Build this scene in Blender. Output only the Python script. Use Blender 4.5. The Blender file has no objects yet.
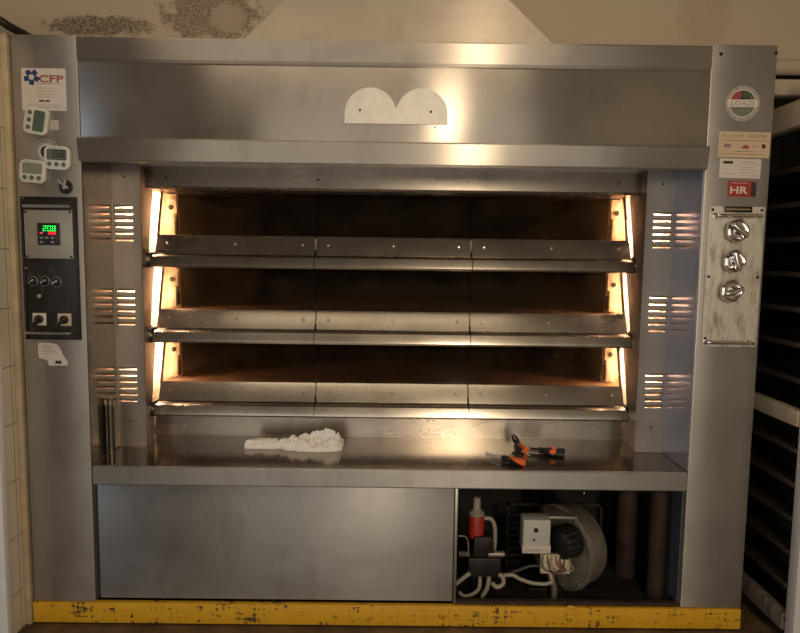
import bpy, bmesh, math, random
from mathutils import Vector, Matrix, noise
random.seed(7)
C = bpy.context.scene.collection
PI = math.pi

# ------------------------------------------------------------------ camera model (fitted to the photograph)
PITCH, ROLL, YAW = 0.09469197, 0.01309638, 0.00487764
CAM = Vector((0.01752592, -2.25361711, 1.36907439)); FPX = 640.0
_f = Vector((math.sin(YAW)*math.cos(PITCH), math.cos(YAW)*math.cos(PITCH), -math.sin(PITCH)))
_r = _f.cross(Vector((0, 0, 1))).normalized(); _u = _r.cross(_f)
_c, _s = math.cos(ROLL), math.sin(ROLL)
RT, UP, FW = _c*_r + _s*_u, -_s*_r + _c*_u, _f

def at(px, py, Y):
    """the place on the vertical plane at depth Y that the photograph shows at a pixel: (x, z)"""
    d = FW + RT*((px-400)/FPX) - UP*((py-316.5)/FPX)
    p = CAM + d*((Y-CAM.y)/d.y)
    return p.x, p.z

# ------------------------------------------------------------------ mesh builder
class MB:
    def __init__(self): self.bm = bmesh.new()
    def _join(self, b):
        me = bpy.data.meshes.new('tmp'); b.to_mesh(me); b.free(); self.bm.from_mesh(me); bpy.data.meshes.remove(me); return self
    def box(self, x0, x1, y0, y1, z0, z1, bev=0.0, seg=2):
        b = bmesh.new(); bmesh.ops.create_cube(b, size=1)
        for v in b.verts:
            v.co = Vector((x0+(x1-x0)*(v.co.x+.5), y0+(y1-y0)*(v.co.y+.5), z0+(z1-z0)*(v.co.z+.5)))
        if bev: bmesh.ops.bevel(b, geom=b.edges[:], offset=bev, segments=seg, affect='EDGES', profile=.5)
        return self._join(b)
    def prism(self, pts, d, bev=0.0, seg=2):
        """closed outline (3D points) swept by the vector d"""
        b = bmesh.new(); d = Vector(d)
        a = [b.verts.new(Vector(p)) for p in pts]; c = [b.verts.new(Vector(p)+d) for p in pts]; n = len(pts)
        b.faces.new(a[::-1]); b.faces.new(c)
        for i in range(n): b.faces.new((a[i], a[(i+1) % n], c[(i+1) % n], c[i]))
        bmesh.ops.recalc_face_normals(b, faces=b.faces[:])
        if bev: bmesh.ops.bevel(b, geom=b.edges[:], offset=bev, segments=seg, affect='EDGES', profile=.5)
        return self._join(b)
    def px(self, prof, x0, x1, bev=0.0): return self.prism([(x0, y, z) for y, z in prof], (x1-x0, 0, 0), bev)
    def py(self, prof, y0, y1, bev=0.0): return self.prism([(x, y0, z) for x, z in prof], (0, y1-y0, 0), bev)
    def strip(self, prof, x0, x1, t):
        """folded sheet: open profile (y,z) thickened by t, swept along X"""
        n = len(prof); off = []
        for i, (y, z) in enumerate(prof):
            p = Vector(prof[max(i-1, 0)]); q = Vector(prof[min(i+1, n-1)]); d = (q-p).normalized()
            off.append((y - d.y*t, z + d.x*t))
        return self.px(list(prof)+off[::-1], x0, x1)
    def cyl(self, p0, p1, r, r2=None, n=24):
        p0, p1 = Vector(p0), Vector(p1); r2 = r if r2 is None else r2; d = p1-p0
        b = bmesh.new(); bmesh.ops.create_cone(b, cap_ends=True, segments=n, radius1=r, radius2=r2, depth=d.length)
        m = Matrix.Translation((p0+p1)/2) @ d.to_track_quat('Z', 'Y').to_matrix().to_4x4()
        bmesh.ops.transform(b, matrix=m, verts=b.verts[:]); return self._join(b)
    def lathe(self, prof, c, axis, n=32, lobes=0, amp=0.0):
        b = bmesh.new(); q = Vector(axis).to_track_quat('Z', 'Y').to_matrix(); c = Vector(c); rings = []
        for r, h in prof:
            rings.append([b.verts.new(c + q @ Vector((r*(1+amp*math.cos(lobes*2*PI*i/n))*math.cos(2*PI*i/n), r*(1+amp*math.cos(lobes*2*PI*i/n))*math.sin(2*PI*i/n), h))) for i in range(n)])
        for a, e in zip(rings, rings[1:]):
            for i in range(n): b.faces.new((a[i], a[(i+1) % n], e[(i+1) % n], e[i]))
        b.faces.new(rings[0][::-1]); b.faces.new(rings[-1])
        bmesh.ops.recalc_face_normals(b, faces=b.faces[:]); return self._join(b)
    def tube(self, pts, r, n=10, sub=6, closed=False):
        P = [Vector(p) for p in pts]; path = []; m = len(P)
        if m > 2 or closed:
            for i in range(m if closed else m-1):
                if closed: a, b_, c, d = P[(i-1) % m], P[i], P[(i+1) % m], P[(i+2) % m]
                else: a, b_, c, d = P[max(i-1, 0)], P[i], P[i+1], P[min(i+2, m-1)]
                for k in range(sub):
                    t = k/sub
                    path.append(.5*((2*b_)+(c-a)*t+(2*a-5*b_+4*c-d)*t*t+(3*b_-a-3*c+d)*t**3))
            if not closed: path.append(P[-1])
        else: path = P
        b = bmesh.new(); rings = []; N = len(path); up = None
        for i, p in enumerate(path):
            t = (path[(i+1) % N]-path[i-1]) if closed else (path[min(i+1, N-1)]-path[max(i-1, 0)])
            t.normalize()
            if up is None: up = t.orthogonal().normalized()
            up = (up - t*up.dot(t)).normalized(); s = t.cross(up)
            rr = r(i/(N-1)) if callable(r) else r
            rings.append([b.verts.new(p + up*(rr*math.cos(2*PI*k/n)) + s*(rr*math.sin(2*PI*k/n))) for k in range(n)])
        for i in range(N if closed else N-1):
            a, e = rings[i], rings[(i+1) % N]
            for k in range(n): b.faces.new((a[k], a[(k+1) % n], e[(k+1) % n], e[k]))
        if not closed: b.faces.new(rings[0][::-1]); b.faces.new(rings[-1])
        bmesh.ops.recalc_face_normals(b, faces=b.faces[:]); return self._join(b)
    def ball(self, c, r, s=(1, 1, 1), n=16):
        b = bmesh.new(); bmesh.ops.create_uvsphere(b, u_segments=n, v_segments=max(6, n//2), radius=r)
        for v in b.verts: v.co = Vector(c)+Vector((v.co.x*s[0], v.co.y*s[1], v.co.z*s[2]))
        return self._join(b)
    def mesh(self, me):
        self.bm.from_mesh(me); return self
    def place(self, cx, cy, cz, ang=0.0, axis='Y'):
        m = Matrix.Translation((cx, cy, cz)) @ Matrix.Rotation(ang, 4, axis)
        bmesh.ops.transform(self.bm, matrix=m, verts=self.bm.verts[:]); return self

def rrect(w, h, r, n=6, cx=0, cz=0):
    out = []
    for sx, sz, a0 in ((1, 1, 0), (-1, 1, 90), (-1, -1, 180), (1, -1, 270)):
        for k in range(n+1):
            a = math.radians(a0+90*k/n)
            out.append((cx+sx*(w/2-r)+r*math.cos(a), cz+sz*(h/2-r)+r*math.sin(a)))
    return out

def worldloc(o):
    l = Vector((0, 0, 0))
    while o is not None: l += o.location; o = o.parent
    return l

def obj(name, mb, mat, parent=None, label=None, base=False, sharp=35):
    bm = mb.bm
    co = [v.co for v in bm.verts]
    lo = Vector((min(v.x for v in co), min(v.y for v in co), min(v.z for v in co)))
    hi = Vector((max(v.x for v in co), max(v.y for v in co), max(v.z for v in co)))
    c = (lo+hi)/2
    if base: c.z = lo.z
    for v in bm.verts: v.co -= c
    me = bpy.data.meshes.new(name); bm.to_mesh(me); bm.free()
    me.polygons.foreach_set('use_smooth', [True]*len(me.polygons)); me.set_sharp_from_angle(angle=math.radians(sharp))
    me.materials.append(mat)
    o = bpy.data.objects.new(name, me); C.objects.link(o)
    if parent: o.parent = parent; o.location = c - worldloc(parent)
    else: o.location = c
    if label: o['label'] = label
    return o

def tag(o, label, cat, group=None):
    o['label'] = label; o['category'] = cat
    if group: o['group'] = group
    return o
def thing(name, label, cat, loc, group=None):
    o = bpy.data.objects.new(name, None); C.objects.link(o); o.location = loc; o.empty_display_size = .05
    return tag(o, label, cat, group)
def struct(name, mb, mat, parent=None):
    o = obj(name, mb, mat, parent)
    if not parent: o['kind'] = 'structure'
    return o

def text_mb(s, size, w=None, bold=0.0):
    """lettering in the XZ plane facing -Y, centred on the origin; w squeezes it to that width"""
    cu = bpy.data.curves.new('t', 'FONT'); cu.body = s; cu.size = size; cu.align_x = 'CENTER'; cu.align_y = 'CENTER'
    cu.extrude = .0003; cu.resolution_u = 3; cu.offset = bold
    o = bpy.data.objects.new('t', cu); C.objects.link(o)
    dg = bpy.context.evaluated_depsgraph_get(); me = bpy.data.meshes.new_from_object(o.evaluated_get(dg))
    bpy.data.objects.remove(o)
    mb = MB().mesh(me); bpy.data.meshes.remove(me)
    xs = [v.co.x for v in mb.bm.verts]; ys = [v.co.y for v in mb.bm.verts]
    k = (w/(max(xs)-min(xs))) if w else 1.0
    mx, my = (max(xs)+min(xs))/2, (max(ys)+min(ys))/2
    for v in mb.bm.verts: v.co = Vector(((v.co.x-mx)*k, -v.co.z, v.co.y-my))
    return mb

# ------------------------------------------------------------------ materials
class NT:
    def __init__(self, name):
        self.m = bpy.data.materials.new(name); self.m.use_nodes = True
        self.t = self.m.node_tree; self.b = self.t.nodes['Principled BSDF']; self.out = self.t.nodes['Material Output']
    def n(self, kind, **kw):
        nd = self.t.nodes.new(kind)
        for k, v in kw.items(): setattr(nd, k, v)
        return nd
    def set(self, nd, key, v):
        if hasattr(v, 'is_linked') or isinstance(v, bpy.types.NodeSocket): self.t.links.new(v, nd.inputs[key])
        else: nd.inputs[key].default_value = v
    def pos(self, scale=(1, 1, 1)):
        g = self.n('ShaderNodeNewGeometry'); mp = self.n('ShaderNodeMapping'); mp.inputs['Scale'].default_value = scale
        self.t.links.new(g.outputs['Position'], mp.inputs['Vector']); return mp.outputs['Vector']
    def noise(self, vec, scale, detail=4, rough=.6):
        nd = self.n('ShaderNodeTexNoise'); nd.inputs['Scale'].default_value = scale; nd.inputs['Detail'].default_value = detail
        nd.inputs['Roughness'].default_value = rough; self.t.links.new(vec, nd.inputs['Vector']); return nd.outputs['Fac']
    def ramp(self, fac, stops):
        nd = self.n('ShaderNodeValToRGB'); e = nd.color_ramp.elements
        while len(e) < len(stops): e.new(.5)
        for el, (p, c) in zip(e, stops):
            el.position = p; el.color = (c, c, c, 1) if isinstance(c, (int, float)) else (*c, 1)
        self.t.links.new(fac, nd.inputs['Fac']); return nd.outputs['Color']
    def mix(self, fac, a, b, mode='MIX'):
        nd = self.n('ShaderNodeMix'); nd.data_type = 'RGBA'; nd.blend_type = mode
        self.set(nd, 0, fac)
        for i, v in ((6, a), (7, b)):
            if isinstance(v, tuple): v = (*v, 1) if len(v) == 3 else v
            self.set(nd, i, v)
        return nd.outputs[2]
    def math(self, op, a, b=0.0, c=None, clamp=False):
        nd = self.n('ShaderNodeMath', operation=op); nd.use_clamp = clamp; self.set(nd, 0, a); self.set(nd, 1, b)
        if c is not None: self.set(nd, 2, c)
        return nd.outputs[0]
    def bump(self, h, strength=.2, dist=.002):
        nd = self.n('ShaderNodeBump'); nd.inputs['Strength'].default_value = strength; nd.inputs['Distance'].default_value = dist
        self.t.links.new(h, nd.inputs['Height']); self.t.links.new(nd.outputs['Normal'], self.b.inputs['Normal'])

def plain(name, col, rough=.5, metal=0.0, var=.12, spec=.5, scale=25):
    k = NT(name); f = k.noise(k.pos(), scale)
    c = k.mix(k.ramp(f, [(.3, 0.), (.75, 1.)]), tuple(x*(1-var) for x in col), tuple(min(1, x*(1+var)) for x in col))
    k.t.links.new(c, k.b.inputs['Base Color']); k.b.inputs['Roughness'].default_value = rough
    k.b.inputs['Metallic'].default_value = metal; k.b.inputs['Specular IOR Level'].default_value = spec
    return k.m

def steel(name, col, rough=.34, aniso=.85, dirt=.35, rv=.10, grain=(6, 6, 420), metal=.72):
    """brushed stainless sheet: horizontal grain, wiping smears, a little grime"""
    k = NT(name)
    g = k.noise(k.pos(grain), 1.0, 3)
    sm = k.noise(k.pos((1.2, 1.2, 2.2)), 2.6, 5, .55)
    dr = k.noise(k.pos((3, 3, 1.4)), 3.1, 6, .65)
    c = k.mix(k.ramp(sm, [(.25, 0.), (.75, 1.)]), tuple(x*.84 for x in col), tuple(x*1.08 for x in col))
    c = k.mix(k.math('MULTIPLY', k.ramp(dr, [(.52, 0.), (.8, 1.)]), dirt), c, (.16, .125, .09))
    c = k.mix(.05, c, k.ramp(g, [(.3, .35), (.7, .65)]), 'OVERLAY')
    k.t.links.new(c, k.b.inputs['Base Color'])
    k.b.inputs['Metallic'].default_value = metal
    r = k.math('ADD', k.math('MULTIPLY', k.math('SUBTRACT', g, .5), .02), k.math('MULTIPLY_ADD', sm, rv*2, rough-rv))
    k.t.links.new(r, k.b.inputs['Roughness'])
    if aniso:
        k.b.inputs['Anisotropic'].default_value = aniso
        cv = k.n('ShaderNodeCombineXYZ'); cv.inputs[0].default_value = .02; cv.inputs[2].default_value = 1.0
        k.t.links.new(cv.outputs[0], k.b.inputs['Tangent'])
    return k.m

def emit(name, col, s):
    k = NT(name); k.b.inputs['Base Color'].default_value = (*col, 1)
    k.b.inputs['Emission Color'].default_value = (*col, 1); k.b.inputs['Emission Strength'].default_value = s
    return k.m

M = {}
M['steel'] = steel('brushed_stainless', (.47, .425, .37), .31, .985, .3, .02, metal=.8)
M['steel_pillar'] = steel('pillar_stainless', (.46, .43, .395), .42, .85)
M['steel_low'] = steel('smeared_stainless', (.47, .455, .43), .42, .8, .4)
M['steel_panel'] = steel('smeared_lower_panel', (.40, .395, .385), .46, .8, .35)
M['steel_shelf'] = steel('worn_shelf_stainless', (.34, .29, .245), .15, 0, .5, .05, (300, 300, 6), .93)
M['steel_trim'] = steel('door_stainless', (.50, .45, .385), .27, .6, .4, .06, (4, 4, 160), .94)
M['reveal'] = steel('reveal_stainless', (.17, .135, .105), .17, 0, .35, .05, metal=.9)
M['reveal_daylit'] = steel('daylight_tinted_stainless', (.38, .41, .55), .19, 0, .25, .05, metal=.72)  # cool window light on the right reveal, put into the steel's colour
M['hood'] = steel('duct_stainless', (.44, .385, .32), .31, .985, .3, .02, metal=.93)
M['sill'] = plain('browned_sill_steel', (.52, .39, .26), .5, .1, .3, scale=12)
M['rod'] = plain('dull_grey_rod', (.16, .145, .13), .35, .9, .1)
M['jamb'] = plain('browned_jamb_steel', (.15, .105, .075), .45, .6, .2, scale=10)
M['steel_bright'] = plain('scratched_bright_steel', (.62, .60, .56), .3, 1.0, .08, scale=40)
M['emblem'] = plain('pale_satin_plate', (.66, .63, .58), .5, .55, .08, scale=30)
M['chrome'] = plain('chrome', (.75, .72, .68), .1, 1.0, .05)
M['dark_metal'] = plain('blackened_metal', (.035, .03, .027), .5, .6, .4)
M['black'] = plain('black_plastic', (.012, .012, .012), .4, 0, .3)
M['hole'] = plain('screw_dark', (.03, .025, .02), .5, .5, .3)
M['cream'] = plain('heat_browned_cream_enamel', (.74, .64, .52), .5, 0, .2, scale=14)
M['box_dimmed'] = plain('dimmed_light_box', (.50, .41, .31), .5, 0, .25, scale=12)  # enamel darkened so the louvre slots glow less
M['soot'] = plain('sooty_chamber_steel', (.018, .013, .010), .55, .2, .4, scale=9)
M['bay_black'] = plain('burner_bay_black', (.022, .019, .017), .75, 0, .5, scale=9)
M['stone'] = plain('baked_stone_sole', (.30, .16, .09), .8, 0, .35, scale=18)
M['white_plastic'] = plain('timer_white_plastic', (.62, .60, .54), .4, 0, .04)
M['grey_button'] = plain('grey_rubber_button', (.09, .12, .115), .5, 0, .1)
M['lcd'] = plain('lcd_green_grey', (.10, .13, .095), .25, 0, .08)
M['lcd_pale'] = plain('lcd_pale_grey', (.23, .25, .215), .25, 0, .08)
M['lcd_dark'] = plain('lcd_dark', (.12, .13, .115), .25, 0, .08)
M['ink'] = plain('black_ink', (.02, .02, .02), .6, 0, .1)
M['ink_grey'] = plain('faded_grey_ink', (.22, .19, .17), .6, 0, .1)
M['ink_red'] = plain('red_ink', (.30, .05, .045), .6, 0, .15)
M['ink_redpale'] = plain('pale_red_ink', (.48, .22, .18), .6, 0, .1)
M['ink_blue'] = plain('blue_ink', (.012, .045, .15), .6, 0, .2)
M['ink_green'] = plain('green_ink', (.045, .085, .04), .6, 0, .3, scale=90)
M['paper'] = plain('white_sticker_paper', (.62, .56, .50), .55, 0, .05)
M['paper_tan'] = plain('tan_sticker_paper', (.56, .43, .29), .55, 0, .06)
M['paper_dim'] = plain('dull_sticker_paper', (.47, .42, .36), .55, 0, .1)
M['paper_clear'] = plain('clear_grey_sticker_film', (.36, .33, .29), .4, 0, .12)
M['red'] = plain('red_sticker', (.36, .035, .025), .45, 0, .12)
M['red_plastic'] = plain('red_enamel', (.42, .035, .02), .4, 0, .15)
M['olive'] = plain('grey_green_field', (.16, .17, .13), .5, 0, .25, scale=80)
M['panel_grey'] = plain('grey_panel_plate', (.36, .335, .30), .45, .35, .1)
M['gold'] = plain('gold_lettering', (.38, .27, .10), .5, .3, .1)
M['cloth'] = plain('white_cotton_cloth', (.88, .85, .80), .9, 0, .08, scale=60)
M['orange'] = plain('orange_rubber_grip', (.85, .16, .035), .45, 0, .1)
M['box_grey'] = plain('light_grey_plastic', (.56, .55, .50), .45, 0, .06)
M['cast'] = plain('cast_aluminium', (.40, .35, .29), .5, .7, .25, scale=30)
M['hose'] = plain('grey_rubber_hose', (.36, .32, .26), .5, 0, .15)
M['board'] = plain('cream_terminal_board', (.62, .52, .33), .6, 0, .35, scale=120)
M['rust'] = plain('rusty_pipe', (.05, .031, .021), .7, .3, .5, scale=14)
M['bluegrey'] = plain('blue_grey_sheet', (.10, .115, .14), .4, .3, .2)
M['trim_white'] = plain('white_painted_trim', (.80, .80, .80), .5, 0, .05)
M['seal'] = plain('yellowed_sealant', (.46, .37, .24), .6, 0, .2, scale=12)
M['lamp_glass'] = emit('glowing_lamp_glass', (1.0, .66, .43), 190)
M['led_green'] = emit('green_led_digits', (.02, 1.0, .12), .9)
M['led_red'] = emit('red_led_digits', (1.0, .03, .05), .9)

def glass_mat():
    k = NT('greasy_oven_glass'); k.t.nodes.remove(k.b)
    tr = k.n('ShaderNodeBsdfTransparent'); gl = k.n('ShaderNodeBsdfGlossy'); df = k.n('ShaderNodeBsdfDiffuse')
    tr.inputs[0].default_value = (.74, .66, .56, 1); gl.inputs['Roughness'].default_value = .06; gl.inputs[0].default_value = (.9, .9, .9, 1)
    df.inputs[0].default_value = (.06, .047, .032, 1)
    st = k.noise(k.pos((1, 1, 1)), 7, 8, .7)
    ts = k.n('ShaderNodeBsdfTranslucent'); ts.inputs[0].default_value = (.34, .25, .145, 1)
    m0 = k.n('ShaderNodeMixShader'); m0.inputs[0].default_value = .5
    k.t.links.new(df.outputs[0], m0.inputs[1]); k.t.links.new(ts.outputs[0], m0.inputs[2])
    m1 = k.n('ShaderNodeMixShader'); m2 = k.n('ShaderNodeMixShader')
    k.t.links.new(k.ramp(st, [(.40, .08), (.72, .36)]), m1.inputs[0])
    k.t.links.new(tr.outputs[0], m1.inputs[1]); k.t.links.new(m0.outputs[0], m1.inputs[2])
    lw = k.n('ShaderNodeFresnel'); lw.inputs[0].default_value = 1.4
    k.t.links.new(k.math('MULTIPLY', lw.outputs[0], .55), m2.inputs[0]); k.t.links.new(m1.outputs[0], m2.inputs[1]); k.t.links.new(gl.outputs[0], m2.inputs[2])
    k.t.links.new(m2.outputs[0], k.out.inputs['Surface']); return k.m
M['glass'] = glass_mat()

def kick_mat():
    k = NT('chipped_yellow_paint')
    a = k.noise(k.pos((5, 5, 26)), 2.2, 9, .75); b = k.noise(k.pos((60, 60, 9)), 1.5, 5, .6); d = k.noise(k.pos((2.2, 1, 1)), 2, 2)
    wear = k.math('ADD', k.math('MULTIPLY', a, .62), k.math('MULTIPLY', b, .38)); wear = k.math('ADD', wear, k.math('MULTIPLY', k.math('SUBTRACT', d, .5), .16))
    tone = k.mix(k.noise(k.pos((3, 3, 8)), 3, 4), (.62, .32, .015), (.78, .44, .02))
    c = k.mix(k.ramp(wear, [(.545, 0.), (.585, 1.)]), tone, (.05, .035, .02))
    k.t.links.new(c, k.b.inputs['Base Color']); k.b.inputs['Roughness'].default_value = .5; return k.m
M['kick'] = kick_mat()

def panel_wear(name, base, marks, thr):
    k = NT(name); a = k.noise(k.pos((26, 26, 9)), 1.0, 8, .72); b = k.noise(k.pos((70, 70, 14)), 1.0, 6, .7)
    f = k.math('ADD', k.math('MULTIPLY', a, .6), k.math('MULTIPLY', b, .4))
    c = k.mix(k.ramp(f, [(thr-.09, 0.), (thr+.09, 1.)]), base, marks)
    k.t.links.new(c, k.b.inputs['Base Color']); k.b.inputs['Roughness'].default_value = .45; return k.m
M['valve_white'] = panel_wear('worn_white_enamel', (.60, .56, .48), (.20, .165, .12), .57)
M['control_black'] = panel_wear('greasy_black_panel', (.014, .012, .011), (.075, .062, .05), .60)
M['rack_paint'] = panel_wear('chipped_white_rack_paint', (.70, .69, .70), (.10, .07, .05), .66)
M['rack_shaded'] = panel_wear('dirty_shaded_rack_paint', (.40, .33, .25), (.12, .08, .055), .64)  # white frame paint, dirty, and toned beige for shade on the crossbars
M['rack_rail'] = panel_wear('worn_grey_rail', (.17, .15, .125), (.05, .038, .03), .55)
M['rack_dark'] = plain('dark_oxidised_sheet', (.085, .068, .056), .42, .7, .35, scale=7)

def wall_mat():
    k = NT('stained_beige_plaster')
    base = k.mix(k.noise(k.pos(), 1.4, 5), (.40, .325, .235), (.47, .39, .29))
    g = k.n('ShaderNodeNewGeometry'); sp = k.n('ShaderNodeSeparateXYZ'); k.t.links.new(g.outputs['Position'], sp.inputs[0])
    rag = k.noise(k.pos(), 22, 8, .75)
    col = base; fine = k.ramp(k.noise(k.pos((1, 1, 1.6)), 75, 5, .7), [(.36, .25), (.56, 1.)])
    def patch(cx, cz, rx, rz, colour, amt, edge=.35, rw=1.5):
        nonlocal col
        dx = k.math('DIVIDE', k.math('SUBTRACT', sp.outputs[0], cx), rx); dz = k.math('DIVIDE', k.math('SUBTRACT', sp.outputs[2], cz), rz)
        r = k.math('ADD', k.math('POWER', k.math('ABSOLUTE', dx), 2.0), k.math('POWER', k.math('ABSOLUTE', dz), 2.0))
        r = k.math('ADD', r, k.math('MULTIPLY', k.math('SUBTRACT', rag, .5), rw*2))
        f = k.math('MULTIPLY', k.ramp(r, [(0.55, 1.), (.55+edge, 0.)]), k.math('MULTIPLY', fine, amt)); col = k.mix(f, col, colour)
    (x1, z1), (x2, z2), (x3, z3), (x4, z4) = at(97, 26, .24), at(212, 14, .24), at(705, 12, .24), at(228, 18, .24)
    patch(x1, z1, .22, .042, (.10, .07, .045), .95, .5)
    patch(x2, z2, .20, .12, (.13, .09, .055), .85, .5, 2.2)
    patch(x4, z4, .07, .06, (.40, .325, .24), .8, .7)
    patch(x3, z3, .11, .16, (.30, .20, .11), .38, .6, .7)
    k.t.links.new(col, k.b.inputs['Base Color']); k.b.inputs['Roughness'].default_value = .85; k.bump(rag, .35, .004); return k.m
M['plaster'] = wall_mat()

def tile_mat():
    k = NT('cream_wall_tiles'); g = k.n('ShaderNodeNewGeometry'); sp = k.n('ShaderNodeSeparateXYZ'); cb = k.n('ShaderNodeCombineXYZ')
    k.t.links.new(g.outputs['Position'], sp.inputs[0]); k.t.links.new(sp.outputs[1], cb.inputs[0]); k.t.links.new(sp.outputs[2], cb.inputs[1])
    mp = k.n('ShaderNodeMapping'); mp.inputs['Location'].default_value = (.03, .06, 0); k.t.links.new(cb.outputs[0], mp.inputs[0])
    br = k.n('ShaderNodeTexBrick'); br.offset = 0; k.t.links.new(mp.outputs[0], br.inputs['Vector'])
    for n_, v in (('Scale', 1), ('Mortar Size', .0022), ('Brick Width', .205), ('Row Height', .205), ('Mortar Smooth', .2)): br.inputs[n_].default_value = v
    br.inputs['Color1'].default_value = (.68, .61, .50, 1); br.inputs['Color2'].default_value = (.65, .58, .47, 1); br.inputs['Mortar'].default_value = (.30, .22, .13, 1)
    k.t.links.new(br.outputs[0], k.b.inputs['Base Color']); k.b.inputs['Roughness'].default_value = .3; return k.m
M['tiles'] = tile_mat()

def floor_mat():
    k = NT('greasy_brown_floor'); a = k.noise(k.pos(), 6, 8, .7)
    c = k.mix(k.ramp(a, [(.35, 0.), (.65, 1.)]), (.05, .032, .018), (.17, .105, .05))
    k.t.links.new(c, k.b.inputs['Base Color']); k.b.inputs['Roughness'].default_value = .55; return k.m
M['floor'] = floor_mat()
M['ceiling_dark'] = plain('dark_ceiling', (.18, .15, .12), .9, 0, .06, scale=2)
M['room_wall'] = plain('room_plaster', (.42, .37, .30), .85, 0, .06, scale=2)

# ------------------------------------------------------------------ the room
struct('floor', MB().box(-3.4, 2.4, -4.8, 2.1, -.1, 0), M['floor'])
struct('ceiling', MB().box(-3.4, 2.4, -4.8, 2.1, 3.0, 3.1), M['ceiling_dark'])
struct('wall_back', MB().box(-3.4, 2.4, .24, .36, 2.10, 3.0), M['plaster'])
struct('wall_left', MB().box(-3.4, -1.335, -.085, 2.0, 0, 2.12), M['tiles'])
struct('wall_far_left', MB().box(-3.5, -3.4, -4.8, 0, 0, 3.0), M['ceiling_dark'])
struct('wall_right', MB().box(2.4, 2.5, -4.8, 2.1, 0, 3.0), M['room_wall'])
struct('wall_far', MB().box(-1.33, 2.4, 2.0, 2.1, 0, 3.0), M['room_wall'])
struct('wall_rear', MB().box(-3.4, 2.4, -4.9, -4.8, 0, 3.0), M['room_wall'])
struct('trim_1', MB().box(-1.37, -1.331, -.12, -.085, 0, 2.12, .004), M['trim_white'])
struct('trim_2', MB().box(-1.335, -1.312, -.012, .02, 0, 2.10, .004), M['seal'])
struct('trim_3', MB().tube([(1.31, .2, 2.085), (2.39, .2, 2.085)], .028, 20), M['plaster'])
struct('trim_4', MB().box(1.31, 2.39, .2, .26, 1.985, 2.045, .008), M['plaster'])
p = obj('pipe', MB().tube([(-1.40, -.078, 2.135), (-1.345, -.06, 2.137), (-1.315, -.035, 2.13), (-1.30, -.01, 2.12), (-1.29, .06, 2.118), (-1.29, .238, 2.118)], .014, 14), M['hole'])
tag(p, 'short dark bent pipe above the tiled wall at the top left corner of the oven', 'pipe')

# ------------------------------------------------------------------ the oven
OV = thing('bakery_oven', 'large stainless steel three deck bakery oven with glass doors and a yellow base strip', 'oven', (0, .4, 0))
XP, XI = 1.305, 1.08
BACK = 1.75
def screw(x, z, y, parent, r=.006, mat='hole', d=.004):
    return obj('screw', MB().lathe([(r, 0), (r, d*.5), (r*.6, d)], (x, y, z), (0, -1, 0), 12), M[mat], parent)

pl_ = obj('pillar', MB().box(-XP, -XI, 0, BACK, .085, 2.10, .004), M['steel_pillar'], OV)
pr_ = obj('pillar', MB().box(XI, XP, 0, BACK, .085, 2.10, .004), M['steel_pillar'], OV)
for px, py in ((721, 54), (776, 53)):
    x, z = at(px, py, 0); screw(x, z, 0, pr_, .006)
kb = obj('kick_board', MB().box(-XP-.003, XP, -.006, .02, .006, .083, .003), M['kick'], OV)
x, z = at(570, 611, 0)
obj('ring_cap', MB().lathe([(.026, 0), (.026, .003), (.02, .004), (.018, .002)], (x, -.006, z), (0, -1, 0), 28), M['kick'], kb)
obj('plinth', MB().box(-XP+.03, XP-.03, .05, BACK, 0, .02), M['bay_black'], OV)

# fascia and canopy
obj('top_rail', MB().strip([(.05, 2.092), (-.004, 2.093), (-.006, 2.088), (-.005, 2.022), (.0, 2.012), (.02, 2.011)], -XI, XI, .004), M['steel'], OV, sharp=8)
obj('fascia', MB().box(-XI+.001, XI-.001, .004, .012, 1.757, 2.014, .002), M['steel'], OV)
obj('canopy_lip', MB().strip([(.02, 1.760), (-.010, 1.758), (-.015, 1.752), (-.003, 1.684), (.001, 1.678), (.008, 1.678)], -XI-.006, XI+.006, .004), M['steel'], OV, sharp=8)
obj('canopy_underside', MB().box(-XI, XI, -.002, .34, 1.706, 1.712), M['steel_low'], OV)
obj('top_cover', MB().box(-XI, XI, .012, BACK, 2.085, 2.090), M['steel_low'], OV)
hd = obj('header', MB().strip([(.42, 1.620), (.306, 1.622), (.30, 1.628), (.309, 1.706)], -.977, .977, .003), M['steel_trim'], OV)
for px, py in ((166, 178), (318, 180), (468, 183), (619, 184)):
    x, z = at(px, py, .3); screw(x, z, .3065, hd, .008, 'hole', .006)
xc, zc = .006, 1.820
R_ = .0885
prof = [(-2*R_, 0)]+[(-R_-R_*math.cos(a*PI/24), .032+R_*math.sin(a*PI/24)) for a in range(0, 23)]
prof += [(R_-R_*math.cos(a*PI/24), .032+R_*math.sin(a*PI/24)) for a in range(2, 25)]+[(2*R_, 0)]
em = obj('emblem_plate', MB().py([(xc+x, zc+z) for x, z in prof], -.001, .004), M['emblem'], OV, 'pale twin arched emblem plate on the fascia')
for px, py in ((360, 110), (431, 112)):
    x, z = at(px, py, 0); screw(x, z, -.001, em, .004)
x, z = at(435, 127, 0); screw(x, z, .004, em, .003, 'chrome')

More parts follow.
